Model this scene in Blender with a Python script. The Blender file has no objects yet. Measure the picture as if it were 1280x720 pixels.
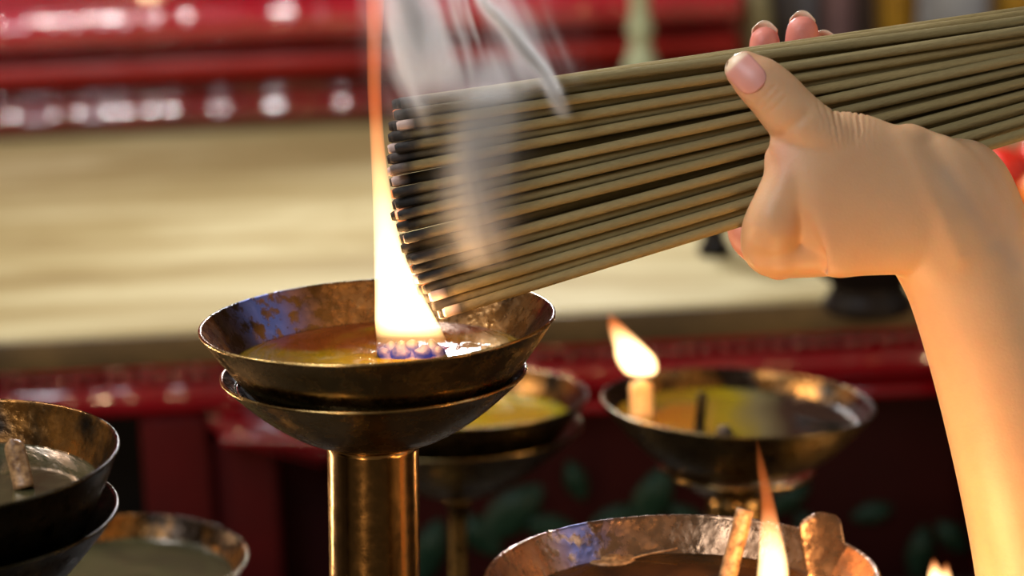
import bpy, bmesh, math, random
from mathutils import Vector, Matrix, noise
R = math.radians
sc = bpy.context.scene
COL = sc.collection
random.seed(7)

# ------------------------------------------------------------------ camera
FPX = 3500.0
CAM = Vector((0, 0, 1.35))
PITCH, ROLL, DF = R(14.0), R(2.0), 1.167
fwd = Vector((0, math.cos(PITCH), -math.sin(PITCH)))
up0 = Vector((0, math.sin(PITCH), math.cos(PITCH)))
rt0 = Vector((1, 0, 0))
rt = rt0 * math.cos(ROLL) - up0 * math.sin(ROLL)
up = up0 * math.cos(ROLL) + rt0 * math.sin(ROLL)
cd = bpy.data.cameras.new('camera')
cam = bpy.data.objects.new('camera', cd); COL.objects.link(cam)
M = Matrix.Identity(4)
for i, a in enumerate((rt, up, -fwd)):
    for j in range(3): M[j][i] = a[j]
M.translation = CAM
cam.matrix_world = M
cd.sensor_width = 36; cd.lens = FPX * 36 / 1280
cd.clip_start = .02; cd.clip_end = 50
cd.dof.use_dof = True; cd.dof.focus_distance = DF; cd.dof.aperture_fstop = 5.6
sc.camera = cam

def ray(u, v): return fwd + rt * ((u - 640) / FPX) + up * ((360 - v) / FPX)
def P(u, v, d=DF): return CAM + ray(u, v) * d
def PW(u, v, w=0.0): return P(u, v, DF + w * .001)        # w: millimetres behind the focus plane
def PZ(u, v, z):
    r = ray(u, v); return CAM + r * ((z - CAM.z) / r.z)
MMPX = DF / FPX                                            # metres per pixel at the focus plane

# ------------------------------------------------------------------ tagging
def tag(o, label=None, cat=None, group=None, kind=None):
    if label: o['label'] = label
    if cat: o['category'] = cat
    if group: o['group'] = group
    if kind: o['kind'] = kind
    return o
def empty(name, loc, rot=(0, 0, 0), **k):
    o = bpy.data.objects.new(name, None); COL.objects.link(o)
    o.location = loc; o.rotation_euler = rot; o.empty_display_size = .02
    return tag(o, **k)
def link(name, bm, mats, parent=None, smooth=True):
    me = bpy.data.meshes.new(name)
    bmesh.ops.recalc_face_normals(bm, faces=bm.faces)
    bm.to_mesh(me); bm.free()
    if smooth:
        for p in me.polygons: p.use_smooth = True
    for m in (mats if isinstance(mats, (list, tuple)) else [mats]): me.materials.append(m)
    o = bpy.data.objects.new(name, me); COL.objects.link(o)
    if parent: o.parent = parent
    return o

# ------------------------------------------------------------------ shapes
def lathe(bm, prof, seg=72, mat=0, wob=0.0, sx=1.0, sy=1.0, center=Vector((0, 0, 0)), seed=0.0):
    """prof: list of (r, z[, mat])"""
    rings = []
    for r, z, *m in prof:
        ring = []
        for i in range(seg):
            a = 2 * math.pi * i / seg
            k = 1.0
            if wob: k += wob * noise.noise(Vector((math.cos(a) * 1.3 + seed, math.sin(a) * 1.3, z * 20)))
            ring.append(bm.verts.new(center + Vector((r * k * math.cos(a) * sx, r * k * math.sin(a) * sy, z))))
        rings.append(ring)
    for k in range(len(rings) - 1):
        m = prof[k][2] if len(prof[k]) > 2 else mat
        for i in range(seg):
            f = bm.faces.new((rings[k][i], rings[k][(i + 1) % seg], rings[k + 1][(i + 1) % seg], rings[k + 1][i]))
            f.material_index = m
    for ring, p in ((rings[0], prof[0]), (rings[-1], prof[-1])):
        if p[0] > 1e-6 and prof[0][:2] != prof[-1][:2]:
            f = bm.faces.new(ring); f.material_index = p[2] if len(p) > 2 else mat
    bmesh.ops.remove_doubles(bm, verts=bm.verts, dist=1e-7)
    return rings
def loft(bm, secs, seg=24, cap=True):
    """secs: (centre, axis_a vec, axis_b vec) full half-axis vectors"""
    rings = []
    for c, a, b in secs:
        rings.append([bm.verts.new(c + a * math.cos(t) + b * math.sin(t)) for t in [2 * math.pi * i / seg for i in range(seg)]])
    for k in range(len(rings) - 1):
        for i in range(seg):
            bm.faces.new((rings[k][i], rings[k][(i + 1) % seg], rings[k + 1][(i + 1) % seg], rings[k + 1][i]))
    if cap:
        bm.faces.new(rings[0]); bm.faces.new(rings[-1][::-1])
    return rings
def cr(pts, n):
    """Catmull-Rom resample of tuples"""
    out = []
    m = len(pts)
    for i in range(m - 1):
        p0, p1, p2, p3 = pts[max(i - 1, 0)], pts[i], pts[i + 1], pts[min(i + 2, m - 1)]
        for k in range(n):
            t = k / n
            out.append(tuple(.5 * ((2 * b) + (-a + c) * t + (2 * a - 5 * b + 4 * c - d) * t * t + (-a + 3 * b - 3 * c + d) * t ** 3) for a, b, c, d in zip(p0, p1, p2, p3)))
    out.append(tuple(pts[-1]))
    return out
def limb(bm, pts, n=5, seg=24, flat=1.0, round0=True, round1=True):
    """pts: (u, v, w_mm, r_px, rdepth_mm or None) in the picture plane at the focus distance; smooth tapered limb with rounded ends"""
    pts = [(p[0], p[1], p[2], p[3], (p[4] if len(p) > 4 else p[3] * MMPX * 1000 * flat)) for p in pts]
    q = cr(pts, n)
    C = [PW(a[0], a[1], a[2]) for a in q]
    secs = []
    for i, a in enumerate(q):
        t = (C[min(i + 1, len(C) - 1)] - C[max(i - 1, 0)]).normalized()
        s = t.cross(fwd)
        if s.length < .15: s = t.cross(up)
        s.normalize(); b = s.cross(t).normalized()
        secs.append([C[i], s * a[3] * MMPX, b * a[4] * .001, t])
    out = []
    if round0:
        c, s, b, t = secs[0]; e = min(s.length, b.length)
        for ang in (85, 65, 45, 25): out.append((c - t * e * math.sin(R(ang)), s * math.cos(R(ang)), b * math.cos(R(ang))))
    out += [(c, s, b) for c, s, b, t in secs]
    if round1:
        c, s, b, t = secs[-1]; e = min(s.length, b.length)
        for ang in (25, 45, 65, 85): out.append((c + t * e * math.sin(R(ang)), s * math.cos(R(ang)), b * math.cos(R(ang))))
    return loft(bm, out, seg)
def extrude_profile(bm, prof, x0, x1, nx=1, mat=0, fn=None):
    """prof: closed list of (y, z); extruded along x; fn(x, y, z) may displace"""
    rings = []
    for i in range(nx + 1):
        x = x0 + (x1 - x0) * i / nx
        ring = []
        for j, (y, z) in enumerate(prof):
            p = Vector((x, y, z))
            if fn: p = fn(p, j)
            ring.append(bm.verts.new(p))
        rings.append(ring)
    n = len(prof)
    for i in range(nx):
        for j in range(n):
            f = bm.faces.new((rings[i][j], rings[i][(j + 1) % n], rings[i + 1][(j + 1) % n], rings[i + 1][j])); f.material_index = mat
    bm.faces.new(rings[0]).material_index = mat; bm.faces.new(rings[-1][::-1]).material_index = mat
def box(bm, x0, x1, y0, y1, z0, z1, bev=0.0, mat=0):
    g = bmesh.ops.create_cube(bm, size=1)
    for v in g['verts']: v.co = Vector((x0 + (v.co.x + .5) * (x1 - x0), y0 + (v.co.y + .5) * (y1 - y0), z0 + (v.co.z + .5) * (z1 - z0)))
    fs = list({f for v in g['verts'] for f in v.link_faces})
    for f in fs: f.material_index = mat
    if bev:
        es = list({e for v in g['verts'] for e in v.link_edges})
        bmesh.ops.bevel(bm, geom=es, offset=bev, segments=3, affect='EDGES', profile=.5)

# ------------------------------------------------------------------ materials
def lin(c):
    return tuple((x / 12.92 if x <= .04045 else ((x + .055) / 1.055) ** 2.4) for x in (c[0] / 255, c[1] / 255, c[2] / 255)) + (1,)
class G:
    """tiny node-graph helper"""
    def __init__(s, name):
        s.m = bpy.data.materials.new(name); s.m.use_nodes = True
        s.t = s.m.node_tree; s.t.nodes.clear()
        s.out = s.t.nodes.new('ShaderNodeOutputMaterial')
    def n(s, typ, **k):
        nd = s.t.nodes.new(typ)
        ins = k.pop('i', {})
        for a, b in k.items(): setattr(nd, a, b)
        for a, b in ins.items(): s.put(nd.inputs[a], b)
        return nd
    def put(s, sock, v):
        if isinstance(v, bpy.types.NodeSocket): s.t.links.new(v, sock)
        elif isinstance(v, bpy.types.Node): s.t.links.new(v.outputs[0], sock)
        else: sock.default_value = v
    def math(s, op, a, b=0.0, c=0.0, clamp=False):
        nd = s.n('ShaderNodeMath', operation=op, use_clamp=clamp)
        s.put(nd.inputs[0], a); s.put(nd.inputs[1], b); s.put(nd.inputs[2], c)
        return nd.outputs[0]
    def add(s, a, b): return s.math('ADD', a, b)
    def sub(s, a, b): return s.math('SUBTRACT', a, b)
    def mul(s, a, b): return s.math('MULTIPLY', a, b)
    def obj(s): return s.n('ShaderNodeTexCoord').outputs['Object']
    def xyz(s, v):
        o = s.n('ShaderNodeSeparateXYZ', i={0: v}).outputs; return o[0], o[1], o[2]
    def noise(s, vec, scale, detail=3, rough=.5, dist=0.0):
        return s.n('ShaderNodeTexNoise', i={'Vector': vec, 'Scale': scale, 'Detail': detail, 'Roughness': rough, 'Distortion': dist}).outputs[0]
    def ramp(s, fac, stops):
        nd = s.n('ShaderNodeValToRGB', i={0: fac}); cr_ = nd.color_ramp
        while len(cr_.elements) < len(stops): cr_.elements.new(.5)
        for e, (p, c) in zip(cr_.elements, stops):
            e.position = p; e.color = c if not isinstance(c, (int, float)) else (c, c, c, 1)
        return nd.outputs[0]
    def mapr(s, v, a, b, c=0.0, d=1.0):
        return s.n('ShaderNodeMapRange', i={0: v, 1: a, 2: b, 3: c, 4: d}).outputs[0]
    def mix(s, f, a, b):
        nd = s.n('ShaderNodeMix', data_type='RGBA'); s.put(nd.inputs[0], f); s.put(nd.inputs[6], a); s.put(nd.inputs[7], b)
        return nd.outputs[2]
    def scaled(s, v, sx, sy, sz):
        return s.n('ShaderNodeMapping', i={0: v, 3: (sx, sy, sz)}).outputs[0]
    def bump(s, h, dist, strength=1.0):
        return s.n('ShaderNodeBump', i={'Height': h, 'Distance': dist, 'Strength': strength}).outputs[0]
    def bsdf(s, **k):
        nd = s.n('ShaderNodeBsdfPrincipled')
        for a, b in k.items(): s.put(nd.inputs[a.replace('_', ' ')], b)
        s.t.links.new(nd.outputs[0], s.out.inputs[0]); return nd

def m_brass(name, c1, c2, dark, rough=.3, scale=40.0, grime=.5, tint=0.0, bump=.0003, rmax=.25):
    g = G(name); o = g.obj()
    n1 = g.noise(o, scale, 5, .6); n2 = g.noise(o, scale * 4.3, 4, .65); n3 = g.noise(o, scale * .5, 3, .5)
    col = g.mix(g.ramp(n1, [(.35, 0.0), (.65, 1.0)]), c1, c2)
    col = g.mix(g.ramp(n2, [(grime, 0.0), (grime + .13, .92)]), col, dark)
    if tint:
        col = g.mix(g.mul(g.ramp(n3, [(.52, 0.0), (.66, 1.0)]), tint), col, lin((70, 80, 150)))
    ro = g.mapr(n2, .3, .7, rough, rough + rmax)
    g.bsdf(Base_Color=col, Metallic=1.0, Roughness=ro, Normal=g.bump(g.add(n2, g.mul(n1, .6)), bump, .8))
    return g.m
M_BRASS = m_brass('aged_brass', lin((178, 146, 92)), lin((146, 120, 76)), lin((84, 68, 44)), .15, 30, .62, bump=.00015, rmax=.2)
M_POST = m_brass('polished_bronze_post', lin((176, 134, 80)), lin((150, 114, 68)), lin((110, 82, 50)), .15, 40, .66, bump=.0001, rmax=.12)
M_DARKBRASS = m_brass('dark_bronze', lin((122, 104, 66)), lin((84, 70, 46)), lin((42, 36, 26)), .2, 28, .56, bump=.00015)
M_BLACKMETAL = m_brass('blackened_metal', lin((76, 70, 54)), lin((50, 46, 36)), lin((28, 26, 22)), .2, 26, .55, bump=.00015)
def m_inner(name, c1, c2, crust, tint, grime, blue_sheen=None, blue=(84, 116, 226)):
    g = G(name); o = g.obj()
    n1 = g.noise(o, 35, 5, .65); n2 = g.noise(o, 150, 4, .6); n3 = g.noise(o, 22, 3, .5)
    v = g.n('ShaderNodeTexVoronoi', i={'Vector': o, 'Scale': 260.0}).outputs[0]
    col = g.mix(g.ramp(n1, [(.4, 0.0), (.62, 1.0)]), c1, c2)
    col = g.mix(g.ramp(n3, [(grime, 0.0), (grime + .08, .95)]), col, crust)
    if tint: col = g.mix(g.mul(g.mul(g.ramp(g.noise(o, 14, 2), [(.54, 0.0), (.66, 1.0)]), g.ramp(n2, [(.45, 0.0), (.56, 1.0)])), tint), col, lin((96, 120, 220)))
    if blue_sheen:
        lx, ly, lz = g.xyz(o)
        q = g.add(g.math('POWER', g.math('DIVIDE', g.sub(lx, blue_sheen[0]), blue_sheen[2]), 2.0), g.math('POWER', g.math('DIVIDE', g.sub(ly, blue_sheen[1]), blue_sheen[3]), 2.0))
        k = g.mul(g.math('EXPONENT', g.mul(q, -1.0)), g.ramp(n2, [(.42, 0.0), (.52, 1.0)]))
        col = g.mix(g.math('MINIMUM', g.mul(k, g.ramp(lz, [(0, 1.0), (.01, 1.0)])), .9), col, lin(blue))  # bluish sheen painted into the metal colour
    h = g.add(g.mul(g.math('SMOOTH_MIN', v, .5, .2), -1.0), g.mul(n2, 1.5))
    g.bsdf(Base_Color=col, Metallic=.8, Roughness=g.mapr(n2, .35, .65, .14, .42), Normal=g.bump(h, .0004, .8))
    return g.m
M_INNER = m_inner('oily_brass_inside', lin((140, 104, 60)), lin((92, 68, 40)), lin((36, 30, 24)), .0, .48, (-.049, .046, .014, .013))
M_INNER2 = m_inner('wet_orange_inside', lin((170, 112, 48)), lin((88, 62, 32)), lin((26, 22, 18)), 0, .44)
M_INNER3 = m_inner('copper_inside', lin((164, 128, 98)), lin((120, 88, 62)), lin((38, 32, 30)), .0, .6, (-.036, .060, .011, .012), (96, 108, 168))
def m_oil(name, stops, scale=18, rough=.04, off=(0, 0, 0)):
    g = G(name); o = g.n('ShaderNodeMapping', i={0: g.obj(), 1: off}).outputs[0]
    n = g.noise(o, scale, 3, .5, .6)
    col = g.ramp(n, stops)
    f = g.noise(o, 130, 4, .6)
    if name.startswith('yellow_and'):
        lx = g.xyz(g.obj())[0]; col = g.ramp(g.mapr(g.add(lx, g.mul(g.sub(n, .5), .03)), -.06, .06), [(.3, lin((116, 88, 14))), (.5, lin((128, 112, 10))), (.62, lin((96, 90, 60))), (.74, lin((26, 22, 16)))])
    g.bsdf(Base_Color=col, Roughness=g.mapr(f, .45, .7, rough, rough + .12), Coat_Weight=.6, Coat_Roughness=.02, IOR=1.47,
           Normal=g.bump(g.ramp(f, [(.5, 0.0), (.8, 1.0)]), .0002, .5))
    return g.m

def m_lacquer(name, c1, c2, rough=.16, bump=.0006, coat=1.0, spec=.5):
    g = G(name); o = g.obj()
    n1 = g.noise(o, 6, 4, .55); n2 = g.noise(o, 60, 3, .6)
    col = g.mix(g.ramp(n1, [(.35, 0.0), (.65, 1.0)]), c1, c2)
    g.bsdf(Base_Color=col, Roughness=rough, Coat_Weight=coat, Coat_Roughness=.03, Coat_IOR=1.8, Specular_IOR_Level=spec, Normal=g.bump(n2, bump, .5))
    return g.m
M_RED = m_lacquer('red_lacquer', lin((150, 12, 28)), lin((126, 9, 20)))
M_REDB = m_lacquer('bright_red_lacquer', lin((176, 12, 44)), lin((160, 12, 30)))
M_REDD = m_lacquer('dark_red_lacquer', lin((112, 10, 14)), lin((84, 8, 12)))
M_ORANGERED = m_lacquer('orange_red_lacquer', lin((146, 26, 18)), lin((124, 18, 12)), .35, coat=0, spec=.3)
M_BLACK = m_lacquer('black_lacquer', lin((14, 11, 10)), lin((22, 16, 14)), .5, coat=0, spec=.2)
M_GREEN = m_lacquer('green_painted_carving', lin((26, 52, 38)), lin((16, 36, 28)), .5, coat=0, spec=.2)
def m_table():
    g = G('waxed_pale_wood'); o = g.obj()
    s = g.scaled(o, 1.0, 3.4, 1.0)
    n1 = g.noise(s, 4.0, 4, .55, .5); n2 = g.noise(g.scaled(o, .8, 9, 1), 6, 4, .6)
    col = g.ramp(n1, [(.25, lin((118, 98, 58))), (.45, lin((148, 132, 90))), (.6, lin((170, 157, 118))), (.8, lin((134, 114, 72)))])
    col = g.mix(g.mul(g.ramp(n2, [(.55, 0.0), (.8, 1.0)]), .35), col, lin((130, 108, 66)))
    g.bsdf(Base_Color=col, Roughness=.62, Specular_IOR_Level=.25, Normal=g.bump(n2, .0006, .4))
    return g.m
M_TABLE = m_table()
def m_plain(name, c1, c2=None, rough=.5, scale=60, metallic=0.0, bump=.0003, **k):
    g = G(name); o = g.obj(); n = g.noise(o, scale, 4, .6)
    g.bsdf(Base_Color=g.mix(g.ramp(n, [(.35, 0.0), (.65, 1.0)]), c1, c2 or c1), Roughness=rough, Metallic=metallic, Normal=g.bump(n, bump, .5), **k)
    return g.m

def m_skin():
    g = G('skin'); o = g.obj()
    n1 = g.noise(o, 22, 4, .55); n2 = g.noise(o, 700, 3, .6)
    v = g.n('ShaderNodeTexVoronoi', i={'Vector': o, 'Scale': 900.0}).outputs[0]
    col = g.mix(g.ramp(n1, [(.35, 0.0), (.68, 1.0)]), lin((216, 174, 132)), lin((206, 160, 120)))
    # pinker pads and knuckles are real skin colour: stored per vertex
    a = g.n('ShaderNodeAttribute', attribute_name='flush').outputs['Fac']
    col = g.mix(a, col, lin((226, 124, 118)))
    vein = g.n('ShaderNodeAttribute', attribute_name='vein').outputs['Fac']
    col = g.mix(vein, col, lin((150, 140, 138)))
    g.bsdf(Base_Color=col, Roughness=.46, Subsurface_Weight=.35, Subsurface_Radius=(1.0, .35, .18), Subsurface_Scale=.0035,
           Specular_IOR_Level=.4, Normal=g.bump(g.add(g.mul(v, .5), n2), .00012, .6))
    return g.m
M_SKIN = m_skin()
def m_nail():
    g = G('finger_nail'); a = g.n('ShaderNodeAttribute', attribute_name='tip').outputs['Fac']
    g.bsdf(Base_Color=g.mix(a, lin((214, 150, 138)), lin((236, 208, 176))), Roughness=.42, Coat_Weight=.0, Subsurface_Weight=.1, Subsurface_Scale=.001)
    return g.m
M_NAIL = m_nail()
def m_incense():
    g = G('incense'); o = g.obj(); x, y, z = g.xyz(o)
    rnd = g.n('ShaderNodeObjectInfo').outputs['Random']
    n1 = g.noise(g.scaled(o, .3, 1, 1), 900, 4, .6); n2 = g.noise(o, 120, 3, .6)
    base = g.mix(rnd, lin((162, 141, 90)), lin((128, 114, 72)))
    base = g.mix(g.ramp(g.math('FRACT', g.mul(rnd, 7.3)), [(0, 0.0), (1, .55)]), base, lin((148, 134, 92)))
    base = g.mix(g.ramp(n1, [(.3, .35), (.7, 0.0)]), base, lin((110, 92, 56)))
    # char at the lit end (x = 0), each stick burnt a different length
    L = g.add(.020, g.mul(g.math('FRACT', g.mul(rnd, 13.7)), .026))
    t = g.math('DIVIDE', g.add(x, g.mul(g.sub(n2, .5), .012)), L)
    c = g.mix(g.ramp(t, [(.0, 0.0), (1.0, 1.0)]), lin((66, 52, 38)), base)
    c = g.mix(g.ramp(t, [(.22, 0.0), (.5, 1.0)]), lin((24, 20, 18)), c)
    # grey ash on some tips
    ash = g.mul(g.ramp(g.math('FRACT', g.mul(rnd, 29.1)), [(.72, 0.0), (.78, 1.0)]), g.ramp(x, [(.0035, 1.0), (.0055, 0.0)]))
    c = g.mix(ash, c, lin((196, 170, 160)))
    # only a few tips glow
    em = g.mul(g.ramp(g.math('FRACT', g.mul(rnd, 41.7)), [(.86, 0.0), (.9, 1.0)]), g.ramp(x, [(.0015, 1.0), (.0035, 0.0)]))
    g.bsdf(Base_Color=c, Roughness=.8, Normal=g.bump(g.add(n1, n2), .0005, .8), Emission_Color=(1, .25, .06, 1), Emission_Strength=g.mul(em, 1.5))
    return g.m
M_INC = m_incense()

# flame: glowing gas as a volume; local z runs from the wick (0) to the tip (1 = height)
def m_flame(name, height, strength, blue=.06, orange=.55, hot=(1.0, .62, .26), cool=(1.0, .22, .045)):
    g = G(name); o = g.obj(); x, y, z = g.xyz(o)
    t = g.math('DIVIDE', z, height)
    col = g.ramp(t, [(0.0, (.08, .16, 1, 1)), (blue * .6, (.10, .16, 1, 1)), (blue * 1.1, (1, .55, .2, 1)), (blue * 3, hot + (1,)), (orange, hot + (1,)), (min(.99, orange + .3), cool + (1,)), (1, cool + (1,))])
    s = g.ramp(t, [(0, .05), (blue * .6, .04), (blue * 1.4, .09), (blue * 2.6, 1.0), (orange * .8, 1.0), (min(.98, orange + .3), .28), (1, .09)])
    e = g.n('ShaderNodeEmission', i={0: col, 1: g.mul(s, strength)})
    g.t.links.new(e.outputs[0], g.out.inputs['Volume'])
    return g.m
def flame(name, base, h, secs, strength, label, blue=.06, orange=.55, group=None, depth=1.0, tips=None):
    """secs: (t, centre dx, half width) in metres; base: world point"""
    bm = bmesh.new()
    ex, ez = rt, up
    def tube(secs, dx0=0, k=1):
        q = cr(secs, 6)
        loft(bm, [(Vector((a[1] + dx0, 0, a[0] * h)), Vector((max(a[2], 1e-5), 0, 0)), Vector((0, max(a[2], 1e-5) * depth, 0))) for a in q], 20)
    tube(secs)
    m = m_flame(name + '_gas', h, strength, blue, orange)
    o = link(name, bm, m)
    mw = Matrix.Identity(4)
    fy = ez.cross(ex)
    for i, a in enumerate((ex, fy, ez)):
        for j in range(3): mw[j][i] = a[j]
    mw.translation = base
    o.matrix_world = mw
    return tag(o, label, 'flame', group)

# ------------------------------------------------------------------ bowls
def tilt(img_deg, toward=0.0):
    """rotation so that the rim leans img_deg counter-clockwise in the picture (2 = level) and tips back by `toward`"""
    return Matrix.Rotation(-R(img_deg - 2.0), 4, 'Y') @ Matrix.Rotation(R(toward), 4, 'X')
def bowl_prof(r, depth, foot, th=.0011, curve=1.35, drop=0.0, m_out=0, m_in=1, n=12):
    """outside from the foot to the rim, rounded lip, inside down to the middle"""
    out = [(0, -depth, m_out), (foot * .6, -depth, m_out), (foot, -depth + .0004, m_out)]
    for i in range(1, n + 1):
        t = i / n
        rr = foot + (r - foot) * t
        out.append((rr, -depth + depth * t ** curve, m_out))
    o2 = [(r + .0004, .0003, m_out), (r + .0004, .0010, m_out), (r - .0002, .0014, m_in), (r - th, .0010, m_in)]
    inn = []
    for i in range(n, 0, -1):
        t = i / n
        rr = foot + (r - foot) * t - th * 1.15
        inn.append((rr, -depth + depth * t ** curve + th * .8 * (1 if t < .95 else .2), m_in))
    return out + o2 + inn + [(foot * .5, -depth + th * 1.5, m_in), (0, -depth + th * 1.5, m_in)]
def r_at(r, depth, foot, curve, dz):
    return foot + (r - foot) * ((depth - dz) / depth) ** (1 / curve)
def make_bowl(name, label, rim, r, depth, foot, tl, mats, oil=None, oil_dz=.012, curve=1.35, seed=0.0, cat='bowl', group=None, tb=0.0):
    root = empty(name, rim, label=label, cat=cat, group=group)
    root.matrix_world = Matrix.Translation(rim) @ tilt(tl, tb)
    bm = bmesh.new(); lathe(bm, bowl_prof(r, depth, foot, curve=curve), 112, wob=.006, seed=seed)
    link('bowl_shell', bm, mats, root)
    if oil:
        bm = bmesh.new(); ro = r_at(r, depth, foot, curve, oil_dz) - .0013
        lathe(bm, [(ro * .6, -oil_dz - .004), (ro - .0016, -oil_dz - .003), (ro + .0002, -oil_dz + .0006), (ro - .0012, -oil_dz), (ro * .5, -oil_dz), (0, -oil_dz)], 96, wob=.006, seed=seed)
        link('lamp_oil', bm, oil, root)
    return root
def local_xy(root, u, v, dz):
    """point of the picture (u, v) on the bowl's local plane z = dz"""
    mi = root.matrix_world.inverted(); o = mi @ CAM; d = (mi.to_3x3() @ ray(u, v)); t = (dz - o.z) / d.z
    return o + d * t

OIL_MAIN = m_oil('amber_lamp_oil', [(.28, lin((66, 28, 6))), (.42, lin((80, 38, 8))), (.52, lin((84, 66, 6))), (.66, lin((96, 86, 6))), (.8, lin((66, 30, 8)))], 16, off=(.02, .0, 0))
OIL_YEL = m_oil('yellow_lamp_oil', [(.3, lin((120, 106, 2))), (.7, lin((146, 134, 4)))], 12)
OIL_OLIVE = m_oil('olive_lamp_oil', [(.3, lin((40, 40, 28))), (.55, lin((70, 68, 44))), (.75, lin((48, 44, 30)))], 16)
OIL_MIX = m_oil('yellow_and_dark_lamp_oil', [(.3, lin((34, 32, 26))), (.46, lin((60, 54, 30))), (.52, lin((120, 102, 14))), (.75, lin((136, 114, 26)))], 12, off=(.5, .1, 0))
OIL_BROWN = m_oil('brown_lamp_oil', [(.3, lin((40, 24, 10))), (.5, lin((86, 50, 16))), (.62, lin((54, 46, 26))), (.8, lin((120, 50, 14)))], 16)
M_WICK = m_plain('charred_wick', lin((20, 16, 15)), lin((62, 48, 42)), .75, 500, bump=.0008)
M_COTTON = m_plain('oily_cotton_wick', lin((222, 186, 132)), lin((196, 150, 96)), .6, 300, bump=.0008, Subsurface_Weight=.3, Subsurface_Scale=.003)
M_CRUSTWOOD = m_plain('oil_soaked_stub', lin((206, 156, 104)), lin((120, 82, 50)), .4, 420, bump=.0009)

TABLE_Z = .74
def stand(name, label, rim, r, depth, foot, tl, mats, col_r, col_h, post_tilt=0.0, pool=True, curve=1.2, group='oil lamp stands', flare=True, seed=1.0, tb=0):
    """drip dish on a post that stands on the lamp table"""
    root = empty(name, rim, label=label, cat='lamp stand', group=group)
    root.matrix_world = Matrix.Translation(rim) @ tilt(tl, tb)
    bm = bmesh.new(); lathe(bm, bowl_prof(r, depth, foot, curve=curve), 112, wob=.006, seed=seed)
    link('drip_dish', bm, mats, root)
    if pool:
        bm = bmesh.new(); dz = depth * .12; ro = r_at(r, depth, foot, curve, dz) - .0016
        lathe(bm, [(pool + .0004, -dz - .0008), (ro - .0022, -dz - .0012), (ro - .0002, -dz + .0004), (ro - .0010, -dz), (pool + .001, -dz), (pool, -dz + .0005), (pool + .0004, -dz - .0008)], 96, wob=.006, seed=seed)
        link('spilt_oil', bm, OIL_OLIVE, root)
    # post: keeps its own lean
    top = root.matrix_world @ Vector((-.0014 if pool and pool > .03 else 0, 0, -depth))
    pm = Matrix.Rotation(-R(post_tilt), 4, 'Y')
    ax = pm.to_3x3() @ Vector((0, 0, -1))
    L = (top.z - TABLE_Z) / -ax.z
    bm = bmesh.new()
    pr = [(0, .0001), (col_r * .96, .0001), (col_r, .0), (col_r * 1.0, -.003), (col_r * .985, -.004), (col_r * .985, -L + .03), (col_r * 1.15, -L + .022), (col_r * 1.3, -L + .016), (col_r * 1.1, -L + .012), (col_r * 1.6, -L + .008), (0, -L + .008)]
    if flare: pr = [(0, .0001), (col_r * 2.0, .0001), (col_r * 1.6, -.002), (col_r * 1.05, -.008), (col_r, -.016)] + pr[5:]
    lathe(bm, pr, 48)
    o = link('post', bm, M_POST if col_r > .018 else mats[0], root)
    o.matrix_parent_inverse = Matrix.Identity(4)
    o.matrix_local = root.matrix_world.inverted() @ Matrix.Translation(top) @ pm
    bm = bmesh.new(); rb = max(.032, col_r * 2)
    lathe(bm, [(0, .012), (rb * .5, .0118), (rb * .62, .009), (rb * .94, .006), (rb, .003), (rb, 0), (0, 0)], 48)
    o = link('foot_plate', bm, mats[0], root)
    foot_w = top + ax * L; foot_w.z = TABLE_Z
    o.matrix_local = root.matrix_world.inverted() @ Matrix.Translation(foot_w)
    return root

def below(root, u, v):
    """point seen at (u, v) that lies plumb under the middle of a bowl"""
    r_ = ray(u, v); return CAM + r_ * ((root.matrix_world.translation.y - CAM.y) / r_.y)
# --- main lamp
RIM = P(471.5, 402)
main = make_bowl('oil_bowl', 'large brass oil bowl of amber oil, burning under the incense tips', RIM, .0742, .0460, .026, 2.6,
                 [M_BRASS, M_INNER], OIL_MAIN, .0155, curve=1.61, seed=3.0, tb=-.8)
RIM2 = below(main, 467, 466.5)
main_stand = stand('lamp_stand', 'thick brass post with a drip dish, carrying the large burning bowl', RIM2, .0640, .029, .0202, 1.6,
                   [M_BRASS, M_INNER], .0197, .2, -1.9, pool=.0572, curve=1.55, flare=False, tb=-.8)
# --- second lamp behind it
DB = 1.167 * 222 / 164
kB = DB / FPX
back = make_bowl('oil_bowl', 'bowl of yellow oil half hidden behind the large burning bowl', P(571, 497, DB), 164 * kB, .0475, .02, 1.0,
                 [M_DARKBRASS, M_INNER2], OIL_YEL, .012, curve=1.7, seed=5.0, tb=-2.2)
back_stand = stand('lamp_stand', 'thin-stemmed dark drip dish under the bowl of yellow oil', below(back, 570, 536), 158 * kB, .040, .008, 1.6,
                   [M_DARKBRASS, M_DARKBRASS], .0052, .2, -2.0, pool=0, curve=1.5, seed=6.0, tb=-2.2)
# --- lamp at right, behind
DR = 1.167 * 222 / 170
kR = DR / FPX
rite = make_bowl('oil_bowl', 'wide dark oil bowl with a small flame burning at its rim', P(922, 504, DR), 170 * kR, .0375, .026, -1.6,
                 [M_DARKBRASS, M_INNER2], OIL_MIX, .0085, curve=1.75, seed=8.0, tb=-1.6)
rite_stand = stand('lamp_stand', 'small drip dish on a post under the wide dark bowl', below(rite, 921, 587), 96 * kR, .014, .016, -1.2,
                   [M_BRASS, M_BRASS], .0165, .2, -2.0, pool=0, curve=1.3, seed=9.0, flare=False, tb=-1.6)
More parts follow.
